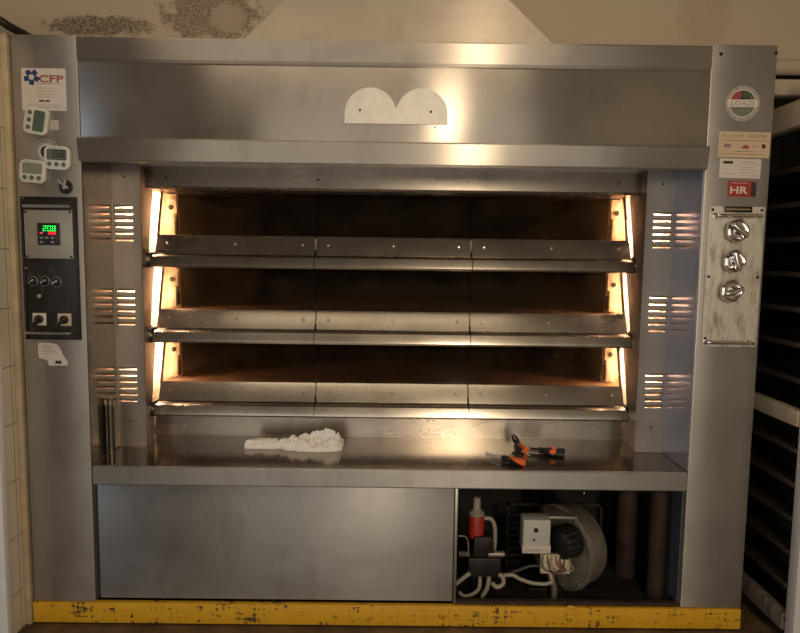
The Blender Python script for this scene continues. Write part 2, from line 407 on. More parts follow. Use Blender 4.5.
# louvred panels, jambs
ZD = (1.437, 1.130, .825)             # sole height of each deck
GROUPS = [(1.540, .0250), (1.219, .0258), (.913, .0252)]
for s in (-1, 1):
    xa, xb, s0, s1 = .970, XI, 1.001, 1.067
    mb = MB(); y0, y1 = .230, .233
    def bx(x0, x1, z0, z1): mb.box(min(s*x0, s*x1), max(s*x0, s*x1), y0, y1, z0, z1)
    bx(xa, s0, .603, 1.706); bx(s1, xb-.0005, .603, 1.706)
    edges = [1.706]
    for zt, st in GROUPS:
        for i in range(6):
            zc_ = zt-st*i; edges += [zc_+.0045, zc_-.004]
    edges.append(.603)
    for a, b in zip(edges[0::2], edges[1::2]): bx(s0, s1, b, a)
    lp = obj('louvre_panel', mb, M['steel_pillar'], OV)
    for zt, st in GROUPS:
        for i in range(6):
            zc_ = zt-st*i
            xs0, xs1 = sorted((s*s0, s*s1))
            obj('louvre', MB().prism([(xs0-.003, .2305, zc_+.009), (xs0-.003, .2225, zc_+.0035), (xs0-.003, .2235, zc_+.0015), (xs0-.003, .2305, zc_+.005)], (xs1-xs0+.006, 0, 0)), M['steel_trim'], lp)
    screw(s*1.03, 1.655, .23, lp, .004); screw(s*1.03, .705, .23, lp, .004)
    # jamb return with a saw-toothed back edge, one slope per deck
    xf = 1.012 if s < 0 else .988
    def jx(y): return s*(xa+(xf-xa)*(y-.23)/.24)
    back = []
    for f in ZD: back += [(.475, f+.205), (.368, f-.055)]
    poly = [(.233, 1.706), (.475, 1.706)]+back+[(.40, .603), (.233, .603)]
    jm = MB().prism([(jx(y), y, z) for y, z in poly], (s*.003, 0, 0))
    obj('jamb', jm, M['jamb'], OV)
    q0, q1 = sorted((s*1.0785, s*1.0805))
    obj('reveal_plate', MB().box(q0, q1, .006, .232, .604, 1.704), M['reveal' if s < 0 else 'reveal_daylit'], OV)  # same steel on both sides; the right plate carries the daylight tint
    # light box behind the louvres
    q0, q1 = sorted((s*.926, s*1.078))
    bp = obj('light_box_back', MB().box(q0, q1, .535, .54, .603, 1.70), M['box_dimmed'], OV)
    q0, q1 = sorted((s*1.0765, s*1.0785))
    obj('light_box_side', MB().box(q0, q1, .24, .535, .603, 1.70), M['box_dimmed'], OV)
    for f in ZD:
        # mouth end plate and its notched bracket
        xs = lambda a, b: sorted((s*a, s*b))
        a, b = xs(.930, .975)
        mbk = MB().box(a, b, .520, .533, f+.10, f+.182, .002)
        a, b = xs(.940, .975); mbk.box(a, b, .520, .533, f+.005, f+.10, .002)
        br = obj('lamp_bracket', mbk, M['cream'], OV)
        obj('screw', MB().lathe([(.011, 0), (.011, .004), (.006, .006)], (s*.955, .520, f+.125), (0, -1, 0), 16), M['hole'], br)
        a, b = xs(.926, .938)
        obj('catch', MB().box(a, b, .505, .533, f+.012, f+.075, .004), M['dark_metal'], br)
        # hinge at the door end
        a, b = xs(.976, 1.003)
        hg = obj('hinge', MB().box(a, b, .33, .40, f-.128, f-.066, .004), M['dark_metal'], OV)
        obj('bolt', MB().lathe([(.014, 0), (.014, .006), (.006, .008)], (s*.989, .33, f-.095), (0, -1, 0), 6), M['steel_trim'], hg)
        # lamp behind the jamb
        lx, ly = s*1.045, .445
        lm = thing('oven_lamp', '', 'lamp', (lx, ly, f-.03)); lm['tmp'] = 1
        obj('glass_tube', MB().lathe([(.006, 0), (.013, .006), (.013, .135), (.006, .143)], (lx, ly, f+.01), (0, 0, 1), 16), M['lamp_glass'], lm)
        obj('socket', MB().cyl((lx, ly, f-.03), (lx, ly, f+.012), .017, n=18), M['panel_grey'], lm)
        k_ = ZD.index(f)
        lm['label'] = '%s lamp glowing behind the %s louvred panel beside the %s oven deck' % ('warm tube', 'left' if s < 0 else 'right', ('top', 'middle', 'bottom')[k_])
        lm['category'] = 'lamp'; del lm['tmp']
        obj('lamp_arm', MB().box(min(lx, s*1.0775), max(lx, s*1.0775), ly-.008, ly+.008, f-.034, f-.030), M['panel_grey'], lm)

# the decks: chambers, soles, sills
body = MB()
Zb = [(1.622, 1.70)]+[(ZD[k+1]+.185, ZD[k]-.004) for k in range(2)]+[(.70, ZD[2]-.004)]
for z0, z1 in Zb: body.box(-.972, .972, .47, BACK-.05, z0, z1)
body.box(-1.0, 1.0, BACK-.05, BACK-.03, .6, 1.70)
for s in (-1, 1): body.box(min(s*.926, s*.94), max(s*.926, s*.94), .545, BACK-.05, .70, 1.70)
obj('chamber', body, M['soot'], OV)
for f in ZD:
    obj('sole', MB().box(-.925, .925, .50, BACK-.06, f-.004, f+.001), M['stone'], OV)
    obj('sill', MB().strip([(.50, f+.001), (.418, f+.001), (.41, f-.006), (.41, f-.05)], -.97, .97, .002), M['sill'], OV)
obj('shelf_backsplash', MB().box(-1.0, 1.0, .408, .414, .600, .712), M['steel_trim'], OV)

XD = [(-.975, -.3205), (-.3175, .3185), (.3215, .975)]
for k, f in enumerate(ZD):
    for j, (x0, x1) in enumerate(XD):
        d = obj('door', MB().strip([(.47, f+.206), (.464, f+.196), (.411, f+.006), (.403, f-.004), (.375, f-.068), (.38, f-.073)][2:], x0+.002, x1-.002, .004), M['steel_trim'], OV)
        obj('glass_pane', MB().px([(.470, f+.215), (.409, f-.002), (.414, f-.004), (.475, f+.214)], x0+.0012, x1-.0012), M['glass'], d)
        obj('handle_lip', MB().strip([(.385, f-.076), (.350, f-.078), (.343, f-.082), (.332, f-.108), (.330, f-.118), (.334, f-.125), (.344, f-.127), (.36, f-.122)], x0, x1, .004), M['steel_trim'], d)
        for e in ((x0, x0+.014), (x1-.014, x1)):
            if (j == 0 and e[0] == x0) or (j == 2 and e[1] == x1):
                obj('end_bar', MB().prism([(e[0], .468, f+.21), (e[0], .402, f-.004), (e[0], .410, f-.004), (e[0], .476, f+.21)], (.008, 0, 0)), M['steel_trim'], d)
        n = 3 if j == 1 else 2
        for i in range(3):
            xx = x0+.05+(x1-x0-.10)*i/2
            screw(xx, f-.03, .3895, d, .0055, 'steel_trim', .005)

# working shelf, lower panel, burner bay
sh = MB().strip([(.41, .5945), (.0, .5945), (-.008, .590), (-.008, .536), (-.004, .531), (.012, .531)], -1.071, 1.071, -.006)
obj('shelf', MB().box(-1.078, 1.078, .005, .535, .586, .600), M['steel_shelf'], OV)
obj('shelf_apron', MB().px([(.006, .600), (-.003, .5995), (-.008, .595), (-.008, .536), (-.004, .531), (.012, .531), (.012, .586)], -1.071, 1.075), M['steel_low'], OV)
obj('lower_panel', MB().box(-1.066, .236, .012, .022, .094, .530, .002), M['steel_panel'], OV)
obj('panel_edge', MB().box(.238, .250, .006, .03, .090, .530, .002), M['steel_trim'], OV)
obj('dark_gap', MB().box(-1.079, .25, .03, .035, .088, .535), M['bay_black'], OV)
bay = MB()
bay.box(.236, 1.078, .72, .73, .022, .586); bay.box(.246, .252, .036, .72, .022, .586); bay.box(.25, 1.078, .03, .72, .022, .026); bay.box(.25, 1.078, .03, .72, .575, .585)
obj('burner_bay', bay, M['bay_black'], OV)
obj('bay_side', MB().box(1.074, 1.0785, .02, .09, .09, .575), M['bluegrey'], OV)
obj('bay_shade_plate', MB().box(1.073, 1.0785, .092, .72, .026, .575), M['bay_black'], OV)  # added black plate over the grey side, standing in for deep shade
obj('bay_sill', MB().box(.25, 1.075, .004, .03, .086, .098, .002), M['rust'], OV)
for px, w, yy in ((626, .042, .365), (658, .036, .17)):
    x, _ = at(px, 540, yy)
    obj('flue_pipe', MB().cyl((x, yy, .026), (x, yy, .575), w), M['rust'], OV)
for px, py in ((612, 530), (610, 594)):
    x, z = at(px, py, .3)
obj('lift_rod', MB().lathe([(.013, 0), (.0135, .19), (.009, .195), (.007, .215), (.003, .22)], (-1.062, .13, .600), (0, 0, 1), 20), M['rod'], OV)

# ------------------------------------------------------------------ stickers (parts of the oven they are glued to)
def sticker(px0, py0, px1, py1, mat, label, ang=0.0, r=.002):
    (xa, za), (xb, zb) = at(px0, py0, 0), at(px1, py1, 0)
    w, h = xb-xa, za-zb; cx, cz = (xa+xb)/2, (za+zb)/2
    o = obj('sticker', MB().py(rrect(w, h, r, 2), -.0008, 0).place(cx, 0, cz, ang), M[mat], OV, label)
    return o, cx, cz, w, h, ang
def mark(st, name, mb, u, v, mat, y=-.0009):
    o, cx, cz, w, h, ang = st
    q = Matrix.Rotation(ang, 3, 'Y') @ Vector((u*w, 0, v*h))
    return obj(name, mb.place(cx+q.x, y, cz+q.z, ang), M[mat], o)
def words(st, s, size, u, v, mat, wf, bold=0.0, name='lettering'):
    return mark(st, name, text_mb(s, size, st[3]*wf, bold), u, v, mat)
def lines(st, spec, mat, y=-.0009):
    """rows of print too small to read: (u, v, width) -> broken dashes"""
    mb = MB(); o, cx, cz, w, h, ang = st
    for u, v, wf in spec:
        x = (u-wf/2)*w; end = (u+wf/2)*w
        while x < end:
            d = random.uniform(.004, .011); e = min(x+d, end)
            mb.box(x, e, -.0002, 0, v*h-.0009, v*h+.0009); x = e+.0022
    return obj('small_print', mb.place(cx, y, cz, ang), M[mat], o)

st = sticker(21, 68, 67, 111, 'paper', 'white square sticker with blue flower mark and red letters CFP')
fl = MB()
for i in range(5):
    a = PI/2+PI/5+i*2*PI/5
    b = MB().box(-.0085, .0085, -.0003, 0, -.0085, .0085, 0).place(.0175*math.cos(a), 0, .0175*math.sin(a), -a+.25)
    me = bpy.data.meshes.new('x'); b.bm.to_mesh(me); b.bm.free(); fl.mesh(me); bpy.data.meshes.remove(me)
mark(st, 'flower_mark', fl, -.27, .29, 'ink_blue')
words(st, 'CFP', .034, .17, .255, 'ink_red', .56, .0006)
mark(st, 'swash', MB().box(-.05, .048, -.0002, 0, -.001, .001), .2, .29, 'ink_redpale', -.0012)
lines(st, [(.14, .14, .6)], 'ink_blue')
lines(st, [(0, .03, .48), (0, -.04, .38), (0, -.11, .36), (0, -.17, .36)], 'ink_redpale')
mark(st, 'box_mark', MB().box(-.009, .009, -.0002, 0, -.0028, .0028).box(.013, .028, -.0002, 0, -.0028, .0028), -.06, -.27, 'ink')
lines(st, [(0, -.37, .75), (0, -.42, .7)], 'ink_grey')

st = sticker(49, 120, 59, 130, 'paper_dim', 'small blank square paper sticker beside the tilted timer')
# round scale sticker behind the timers
rx, rz = at(46.5, 152, 0)
rs = obj('sticker', MB().cyl((rx, 0, rz), (rx, -.0008, rz), .045, n=40), M['paper_clear'], OV, 'round faded ring sticker partly hidden by two timers')
ring = MB()
for i in range(36):
    a = i*PI/18
    ring.mesh(bpy.data.meshes.new('e')); t = MB().box(-.0012, .0012, -.0002, 0, -.0035, .0035).place(rx+.038*math.sin(a), -.0009, rz+.038*math.cos(a), a)
    me = bpy.data.meshes.new('x'); t.bm.to_mesh(me); t.bm.free(); ring.mesh(me); bpy.data.meshes.remove(me)
obj('ring_print', ring, M['ink'], rs)
obj('ring_centre', MB().lathe([(.026, 0), (.026, .0003), (.021, .0003), (.021, 0)], (rx, -.0008, rz), (0, -1, 0), 32), M['paper'], rs)
# lock
lx, lz = at(66, 187, 0)
lk = obj('lock', MB().lathe([(.024, 0), (.024, .003), (.021, .005), (.018, .004)], (lx, 0, lz), (0, -1, 0), 28), M['dark_metal'], OV)
obj('key_wing', MB().box(-.022, .022, -.012, -.003, -.004, .004, .002).place(lx-.006, 0, lz+.008, .7), M['panel_grey'], lk)
obj('key_wing', MB().box(-.004, .004, -.016, -.003, -.017, .017, .002).place(lx+.001, 0, lz+.008, .1), M['panel_grey'], lk)

# torn label under the control panel
(ax, az) = at(38, 343, 0)
def q(px, py): return at(px, py, 0)
tp = [q(38, 344), q(40, 342.5), q(52, 343), q(58, 345), q(61, 350), q(63, 355), q(67.5, 361), q(68, 365.5), q(49, 365.5), q(48, 361), q(44, 359), q(39, 358)]
tl = obj('sticker', MB().py(tp[::-1], -.0008, 0), M['paper'], OV, 'torn white label below the control panel')
cx, cz = q(49, 352); tst = (tl, cx, cz, .07, .06, 0)
lines(tst, [(-.05, .33, .5), (-.02, .19, .55), (.0, .05, .7), (.02, -.09, .75)], 'ink_grey')
ex, ez = q(58.5, 362)
obj('arch_mark', MB().py([(ex-.011, ez-.006), (ex-.011, ez)]+[(ex-.0055-.0055*math.cos(i*PI/8), ez+.0055*math.sin(i*PI/8)) for i in range(1, 8)]+[(ex, ez)]+[(ex+.0055-.0055*math.cos(i*PI/8), ez+.0055*math.sin(i*PI/8)) for i in range(1, 8)]+[(ex+.011, ez), (ex+.011, ez-.006)], -.0011, -.0008), M['ink'], tl)

# right pillar stickers
cx, cz = at(742.5, 103.5, 0); Rr = .060
rs = obj('sticker', MB().cyl((cx, 0, cz), (cx, -.0008, cz), Rr, n=48), M['paper_clear'], OV, 'round sticker with a white band lettered LOAZI over a green and grey disc')
ri = .044
def seg(a0, a1, n=18): return [(cx+ri*math.cos(math.radians(a0+(a1-a0)*i/n)), cz+ri*math.sin(math.radians(a0+(a1-a0)*i/n))) for i in range(n+1)]
obj('rim_line', MB().lathe([(ri+.003, 0), (ri+.003, .0003), (ri, .0003), (ri, 0)], (cx, -.0008, cz), (0, -1, 0), 40), M['paper'], rs)
obj('dark_field', MB().py(seg(17, 100), -.0011, -.0008), M['ink_green'], rs)
obj('red_field', MB().py(seg(100, 163)+[(cx-.008, cz+.013)], -.0011, -.0008), M['ink_red'], rs)
obj('grey_field', MB().py(seg(197, 343), -.0011, -.0008), M['olive'], rs)
obj('white_band', MB().box(cx-.052, cx+.052, -.0012, -.0008, cz-.012, cz+.013), M['paper'], rs)
obj('lettering', text_mb('LOAZI', .021, .078).place(cx, -.0013, cz+.0005), M['ink_grey'], rs)
tick = MB()
for i in range(14):
    a = i*2*PI/14
    t = MB().box(-.0022, .0022, -.0002, 0, -.0022, .0022).place(cx+.0535*math.sin(a), -.0009, cz+.0535*math.cos(a), a)
    me = bpy.data.meshes.new('x'); t.bm.to_mesh(me); t.bm.free(); tick.mesh(me); bpy.data.meshes.remove(me)
obj('ring_print', tick, M['ink_grey'], rs)

st = sticker(719, 131.5, 769, 158, 'paper_tan', 'tan paper sticker headed F.LLI SILVESTRI on the right pillar', .012)
words(st, 'F.LLI SILVESTRI', .016, 0, .33, 'ink_grey', .86)
lines(st, [(0, .16, .88)], 'ink')
mark(st, 'badge', MB().box(-.012, .012, -.0002, 0, -.006, .006).box(-.009, .009, -.0004, -.0002, -.003, .003), -.32, -.05, 'ink_grey')
mark(st, 'hill_mark', MB().py([(-.016, -.006), (.016, -.006), (.010, .002), (.004, .006), (-.003, .006), (-.009, .002)], -.0002, 0), .03, -.08, 'ink_red')
mark(st, 'shield_mark', MB().py([(-.006, .008), (-.006, -.003), (0, -.008), (.006, -.003), (.006, .008)], -.0002, 0), .38, -.06, 'ink')
lines(st, [(.23, -.06, .12), (0, -.26, .4)], 'ink'); lines(st, [(0, -.37, .88)], 'ink_red')
st = sticker(720, 158.5, 760, 178.5, 'paper', 'white printed service sticker below the tan one', .012)
mark(st, 'crest', MB().box(-.02, .014, -.0002, 0, -.0045, .0045), -.28, .30, 'ink')
lines(st, [(-.25, -.28, .3)], 'ink_grey')
lines(st, [(.2, .36, .3), (.25, .24, .44), (.15, .05, .3), (.23, -.07, .46), (.2, -.22, .4), (.24, -.36, .46)], 'ink_grey')
st = sticker(728, 181, 755.5, 197, 'red', 'small red sticker with white letters HR', .012)
words(st, 'HR', .034, -.1, -.08, 'paper', .62, .0008)
lines(st, [(-.1, .37, .6)], 'paper'); lines(st, [(-.1, -.40, .6)], 'ink')
mark(st, 'dark_edge', MB().box(-.009, .009, -.0002, 0, -.024, .024), .41, -.02, 'ink')

# ------------------------------------------------------------------ control panel on the left pillar
P4 = [q(22.5, 197), q(75.5, 197), q(82, 341), q(27.5, 338)]
xa, xb, za, zb = -1.288, -1.100, 1.556, 1.058
cp = obj('control_panel', MB().box(xa, xb, -.004, .0, zb, za, .0015), M['control_black'], OV, 'black greasy control panel on the left pillar')
fr = MB()
fr.box(xa-.003, xb+.003, -.010, 0, za-.006, za, .002).box(xa-.003, xa+.005, -.010, 0, zb, za, .002).box(xb-.005, xb+.003, -.010, 0, zb, za, .002).box(xa-.003, xb+.003, -.007, 0, zb, zb+.004, .002)
obj('frame', fr, M['dark_metal'], cp)
for px, py in ((24, 198), (74, 199), (28, 338), (80, 339), (27, 268), (78, 270)):
    x, z = q(px, py); screw(x, z, -.006, cp, .0045, 'steel_trim')
obj('hood_rail', MB().tube([(xa+.012, -.016, 1.523), (xb-.014, -.016, 1.523)], .0055, 12), M['steel_low'], cp)
gp = MB().box(-1.278, -1.111, -.012, -.004, 1.343, 1.511, .002)
obj('grey_plate', gp, M['panel_grey'], cp)
for x, z in ((-1.271, 1.504), (-1.118, 1.504), (-1.271, 1.35), (-1.118, 1.35)): screw(x, z, -.012, cp, .004)
dx0, dx1, dz0, dz1 = -1.231, -1.154, 1.390, 1.466
obj('display', MB().box(dx0, dx1, -.018, -.011, dz0, dz1, .003), M['black'], cp)
SEG = {'0': 'abcdef', '1': 'bc', '2': 'abged', '3': 'abgcd', '4': 'fgbc', '5': 'afgcd', '6': 'afgedc', '7': 'abc', '8': 'abcdefg', '9': 'abcdfg'}
def digits(s, x, z, w, h, t, y, gap):
    mb = MB()
    for ch in s:
        for c in SEG[ch]:
            bx = {'a': (0, w, h-t, h), 'g': (0, w, h/2-t/2, h/2+t/2), 'd': (0, w, 0, t), 'b': (w-t, w, h/2, h), 'c': (w-t, w, 0, h/2), 'f': (0, t, h/2, h), 'e': (0, t, 0, h/2)}[c]
            mb.box(x+bx[0], x+bx[1], y, y+.0006, z+bx[2], z+bx[3])
        x += w+gap
    return mb
obj('digits', digits('208', -1.210, 1.438, .0118, .0185, .0024, -.0186, .0042), M['led_green'], cp, 'green lit digits 208')
obj('digits', digits('205', -1.192, 1.4265, .007, .0085, .0018, -.0186, .0022), M['led_red'], cp, 'red lit digits')
obj('digits', MB().box(-1.221, -1.211, -.0186, -.018, 1.429, 1.434), M['led_red'], cp, 'small red indicator')
for x, z in ((-1.216, 1.415), (-1.197, 1.415), (-1.178, 1.415), (-1.216, 1.400), (-1.178, 1.400)):
    obj('key', MB().box(x-.0055, x+.0055, -.0195, -.018, z-.003, z+.003, .001), M['panel_grey'], cp)
for px, py, a in ((34, 281, .7), (46, 281, .6), (57.5, 282, .7)):
    x, z = q(px, py)
    kn = MB().lathe([(.016, .004), (.016, .008), (.0125, .010), (.011, .018), (.009, .019)], (x, 0, z), (0, -1, 0), 24)
    obj('knob', kn, M['black'], cp)
    obj('knob_pointer', MB().box(-.011, .011, -.0225, -.017, -.0025, .0025, .001).place(x, 0, z, -a), M['steel_bright'], cp)
    obj('knob_ring', MB().lathe([(.0175, .004), (.0175, .007), (.0158, .007), (.0158, .004)], (x, 0, z), (0, -1, 0), 24), M['panel_grey'], cp)
x, z = q(40, 296); obj('pilot_button', MB().lathe([(.0075, .004), (.007, .008), (.003, .0095)], (x, 0, z), (0, -1, 0), 18), M['panel_grey'], cp)
for px, py, a, mt in ((40.5, 319, .35, 'paper'), (65.5, 319.5, -.8, 'paper_tan')):
    x, z = q(px, py)
    obj('switch_plate', MB().box(x-.024, x+.024, -.007, -.004, z-.022, z+.022, .002), M[mt], cp)
    obj('switch_knob', MB().lathe([(.015, .007), (.0145, .016), (.011, .019)], (x, 0, z), (0, -1, 0), 24), M['black'], cp)
    obj('switch_grip', MB().box(-.017, .017, -.028, -.016, -.0055, .0055, .002).place(x-.004, 0, z-.005, PI/2+a if a > 0 else a), M['black'], cp)
obj('handle_bar', MB().tube([(-1.277, -.004, 1.083), (-1.274, -.02, 1.083), (-1.266, -.026, 1.083), (-1.14, -.026, 1.083), (-1.130, -.02, 1.083), (-1.128, -.004, 1.083)], .0048, 12), M['steel_bright'], cp)

# ------------------------------------------------------------------ valve panel on the right pillar
vx0, vx1, vz0, vz1 = 1.100, 1.296, 1.062, 1.555
vp = obj('valve_panel', MB().box(vx0, vx1, -.004, 0, vz0, vz1, .0015), M['valve_white'], OV, 'worn white panel with three chrome handwheels')
for x, z in ((vx0+.012, vz1-.012), (vx1-.012, vz1-.012), (vx0+.012, vz0+.03), (vx0+.012, vz0+.012), (vx1-.012, vz0+.012), (vx0+.012, 1.31), (vx1-.012, 1.31)):
    screw(x, z, -.004, vp, .005)
for zc_, xl, xr in ((1.522, 1.122, 1.268), (1.080, 1.113, 1.261)):
    obj('bar_handle', MB().tube([(xl, -.004, zc_), (xl+.001, -.022, zc_), (xl+.010, -.03, zc_), (xr-.010, -.03, zc_), (xr-.001, -.022, zc_), (xr, -.004, zc_)], .0058, 12)
        .lathe([(.011, .004), (.010, .009), (.006, .010)], (xl, 0, zc_), (0, -1, 0), 16).lathe([(.011, .004), (.010, .009), (.006, .010)], (xr, 0, zc_), (0, -1, 0), 16), M['chrome'], vp)
np_ = obj('nameplate', MB().box(1.152, 1.250, -.0058, -.004, 1.534, 1.555, .0008), M['black'], vp, 'small black nameplate with gold print')
mb = MB()
x = 1.160
while x < 1.242:
    e = x+random.uniform(.004, .010); mb.box(x, min(e, 1.243), -.0062, -.0058, 1.5425, 1.5475); x = e+.002
obj('small_print', mb, M['gold'], np_)
for i, (zc_, a) in enumerate(((1.470, .7), (1.365, 1.3), (1.261, -.35))):
    xw = (1.189, 1.185, 1.181)[i]
    hw = obj('handwheel', MB().lathe([(.030, .004), (.030, .007), (.016, .012), (.012, .020), (.014, .026), (.034, .027), (.0385, .031), (.0395, .036), (.037, .042), (.030, .045), (.022, .042), (.016, .043), (.012, .049), (.006, .052)], (xw, 0, zc_), (-.03, -1, .03), 40, 5, .035), M['chrome'], vp)
    obj('grip', MB().box(-.034, .034, -.060, -.040, -.009, .009, .006, 3).place(xw, 0, zc_, a), M['chrome'], vp)

# ------------------------------------------------------------------ kitchen timers (magnetic, lifted off by hand)
def timer(px, py, w, h, ang, lcd, label, digit=None, side=False):
    w *= .94; h *= .94
    cx, cz = at(px, py, -.012)
    root = thing('kitchen_timer', label, 'timer', (cx, -.001, cz), 'magnetic kitchen timers on the left pillar')
    def T(mb): return mb.place(cx, -.001, cz, ang)
    obj('case', T(MB().py(rrect(w, h, .020, 6), -.017, 0, .004)), M['white_plastic'], root)
    obj('screen', T(MB().py(rrect(w*.76, h*.46, .006, 4, 0, h*.13), -.0178, -.016)), M[lcd], root)
    if digit:
        obj('digits', T(digits(digit, -w*.24, h*.02, .012, .025, .003, -.0186, .006)), M['ink'], root)
    obj('brand_print', T(MB().box(-w*.30, -.004, -.0176, -.016, h*.405, h*.425).box(0, w*.22, -.0176, -.016, h*.405, h*.425)), M['ink_grey'], root)
    for i in (-1, 0, 1):
        obj('button', T(MB().lathe([(.0075, .016), (.0075, .0185), (.0055, .0195)], (i*w*.27, 0, -h*.27), (0, -1, 0), 18)), M['grey_button'], root)
    return root
timer(36.5, 121, .098, .088, PI/2+.17, 'lcd', 'white kitchen timer tilted on its side, with green screen, uppermost of the three')
timer(57.5, 158, .095, .086, .05, 'lcd_dark', 'white kitchen timer with dark screen showing digits, right of the other two', '156')
timer(33, 171.5, .096, .084, .08, 'lcd_pale', 'white kitchen timer with blank pale screen, lowest of the three')

# ------------------------------------------------------------------ extractor hood above
hb = MB()
b = bmesh.new()
B_ = [(-.548, .07, 2.098), (.572, .07, 2.098), (.60, .238, 2.098), (-.576, .238, 2.098)]
T_ = [(-.215, .15, 2.46), (.225, .15, 2.46), (.235, .238, 2.46), (-.225, .238, 2.46)]
vb = [b.verts.new(v) for v in B_]; vt = [b.verts.new(v) for v in T_]
b.faces.new(vb[::-1]); b.faces.new(vt)
for i in range(4): b.faces.new((vb[i], vb[(i+1) % 4], vt[(i+1) % 4], vt[i]))
hb._join(b); hb.box(-.22, .23, .15, .238, 2.46, 2.99)
tag(obj('extractor_hood', hb, M['hood'], None, base=True), 'tapering stainless extractor duct on the wall above the oven', 'hood')
x, z = at(749, 40, .02)
tag(obj('bolt', MB().cyl((x, .1, 2.10), (x, .1, 2.13), .006, n=12).lathe([(.012, 0), (.012, .008), (.006, .01)], (x, .1, 2.105), (0, 0, 1), 6), M['steel_trim'], None, base=True), 'small bolt standing on top of the right pillar', 'bolt')

# ------------------------------------------------------------------ cloth and tools on the shelf
def cloth():
    """one crumpled sheet: a flat roll at the left, a pinched waist, a heap with two standing folds at the right"""
    mb = MB(); NX, NY = 150, 46
    x0, x1 = -.578, -.192
    top = [(0, .030), (.05, .034), (.30, .036), (.34, .030), (.40, .040), (.47, .046), (.52, .040), (.60, .042), (.66, .038), (.78, .036), (.90, .044), (.97, .040), (1, .024)]
    wid = [(0, .030), (.05, .036), (.30, .038), (.36, .026), (.45, .040), (.60, .055), (.80, .070), (.95, .062), (1, .040)]
    def ev(tab, u):
        for (a, p0), (c, p1) in zip(tab, tab[1:]):
            if u <= c: return p0+(p1-p0)*(u-a)/(c-a)
        return tab[-1][1]
    def fold(x, y, cx, cy, ang, ln, wd, h):
        a, b = (x-cx)*math.cos(ang)+(y-cy)*math.sin(ang), -(x-cx)*math.sin(ang)+(y-cy)*math.cos(ang)
        return h*max(0, 1-abs(b)/wd)**1.1*max(0, 1-(a/ln)**2)
    F = [(-.268, .270, -.22, .075, .022, .050), (-.345, .262, .55, .040, .018, .026), (-.39, .255, 1.1, .030, .014, .014), (-.30, .235, .5, .05, .010, .012),
         (-.24, .225, -.4, .05, .010, .012), (-.44, .24, .9, .035, .010, .010), (-.50, .245, .15, .07, .008, .006), (-.215, .25, .9, .05, .012, .012), (-.36, .225, -.6, .045, .009, .012)]
    b = bmesh.new(); T, U = [], []
    for i in range(NX+1):
        u = i/NX; x = x0+(x1-x0)*u; w = ev(wid, u); h = ev(top, u); yc = .250+.008*math.sin(u*9); rt, ru = [], []
        for k in range(NY+1):
            v = -1+2*k/NY; y = yc+w*v
            edge = (1-abs(v)**3.2)
            p = Vector((x*24, y*30, 1.3)); n1 = noise.noise(p); n2 = noise.noise(Vector((x*60+y*35, y*50, 5)))
            crease = 1-min(1, abs(noise.noise(Vector((x*20-y*22, x*9+y*26, 3.7))))*5)
            z = h*.72*edge**.6 + edge*(.007*n1+.002*n2-.011*crease)
            for f in F: z += edge**.5*fold(x, y, *f)*.9
            yy = y+.006*noise.noise(Vector((x*35, 7, v)))*(1 if k in (0, NY) else .4)
            rt.append(b.verts.new((x+.004*noise.noise(Vector((v*3, x*9, 9))), yy, .6045+max(.0, z))))
            ru.append(b.verts.new((x, yy, .6006)))
        T.append(rt); U.append(ru)
    for i in range(NX):
        for k in range(NY):
            b.faces.new((T[i][k], T[i+1][k], T[i+1][k+1], T[i][k+1])); b.faces.new((U[i][k], U[i][k+1], U[i+1][k+1], U[i+1][k]))
        for k in (0, NY): b.faces.new((T[i][k], T[i+1][k], U[i+1][k], U[i][k]))
    for k in range(NY):
        for i in (0, NX): b.faces.new((T[i][k], T[i][k+1], U[i][k+1], U[i][k]))
    bmesh.ops.recalc_face_normals(b, faces=b.faces[:]); return mb._join(b)
tag(obj('cloth', cloth(), M['cloth'], None, base=True, sharp=50), 'crumpled white cloth lying on the steel shelf', 'cloth')

ZS = .6003
# screwdriver
t0, t1 = Vector((.368, .155, 0)), Vector((.492, .040, 0)); d = (t1-t0).normalized()
sd = thing('screwdriver', 'screwdriver with orange and black handle and shiny blade at the shelf edge', 'screwdriver', (t0.x+.06, t0.y-.06, ZS))
def pt(s_, z): v = t0+d*s_; return (v.x, v.y, ZS+z)
L = (t1-t0).length
obj('blade', MB().cyl(pt(0, .013), pt(L*.45, .014), .0055, n=14), M['emblem'], sd)
n_ = Vector((-d.y, d.x, 0))
obj('handle', MB().lathe([(.006, 0), (.011, .004), (.012, .02), (.009, .028), (.0135, .045), (.0135, L*.5), (.010, L*.56), (.004, L*.57)], pt(L*.43, .0136), d, 20), M['black'], sd)
obj('grip', MB().lathe([(.008, 0), (.0125, .010), (.0138, .050), (.0115, .066), (.006, .070)], pt(L*.62, .0148), d, 20), M['orange'], sd, 'orange grip')
# pliers
def pliers(c, ang, label, k=1.0, open_=.10):
    root = thing('pliers', label, 'pliers', (c[0], c[1], ZS))
    def T(mb): return mb.place(c[0], c[1], ZS+.012*k, ang, 'Z')
    for s_ in (-1, 1):
        obj('jaw', T(MB().tube([(.0, .0, .0), (-.02*k, s_*.010*k, 0), (-.048*k, s_*(.010+open_*.08)*k, 0)], lambda t: (.0075-.005*t)*k, 10)), M['black'], root)
        obj('handle', T(MB().tube([(0, 0, 0), (.02*k, -s_*.014*k, 0), (.05*k, -s_*.022*k, 0), (.088*k, -s_*.020*k, 0)], lambda t: (.0070+.0045*min(1, t*2.))*k, 12)), M['black'], root)
        obj('grip', T(MB().tube([(.030*k, -s_*.018*k, .002*k), (.048*k, -s_*.0225*k, .003*k), (.066*k, -s_*.022*k, .002*k)], lambda t: (.006+.0055*math.sin(PI*t))*k, 12)), M['orange'], root, 'orange grip')
    obj('pivot', T(MB().cyl((0, 0, -.009*k), (0, 0, .011*k), .010*k, n=18)), M['dark_metal'], root)
    return root
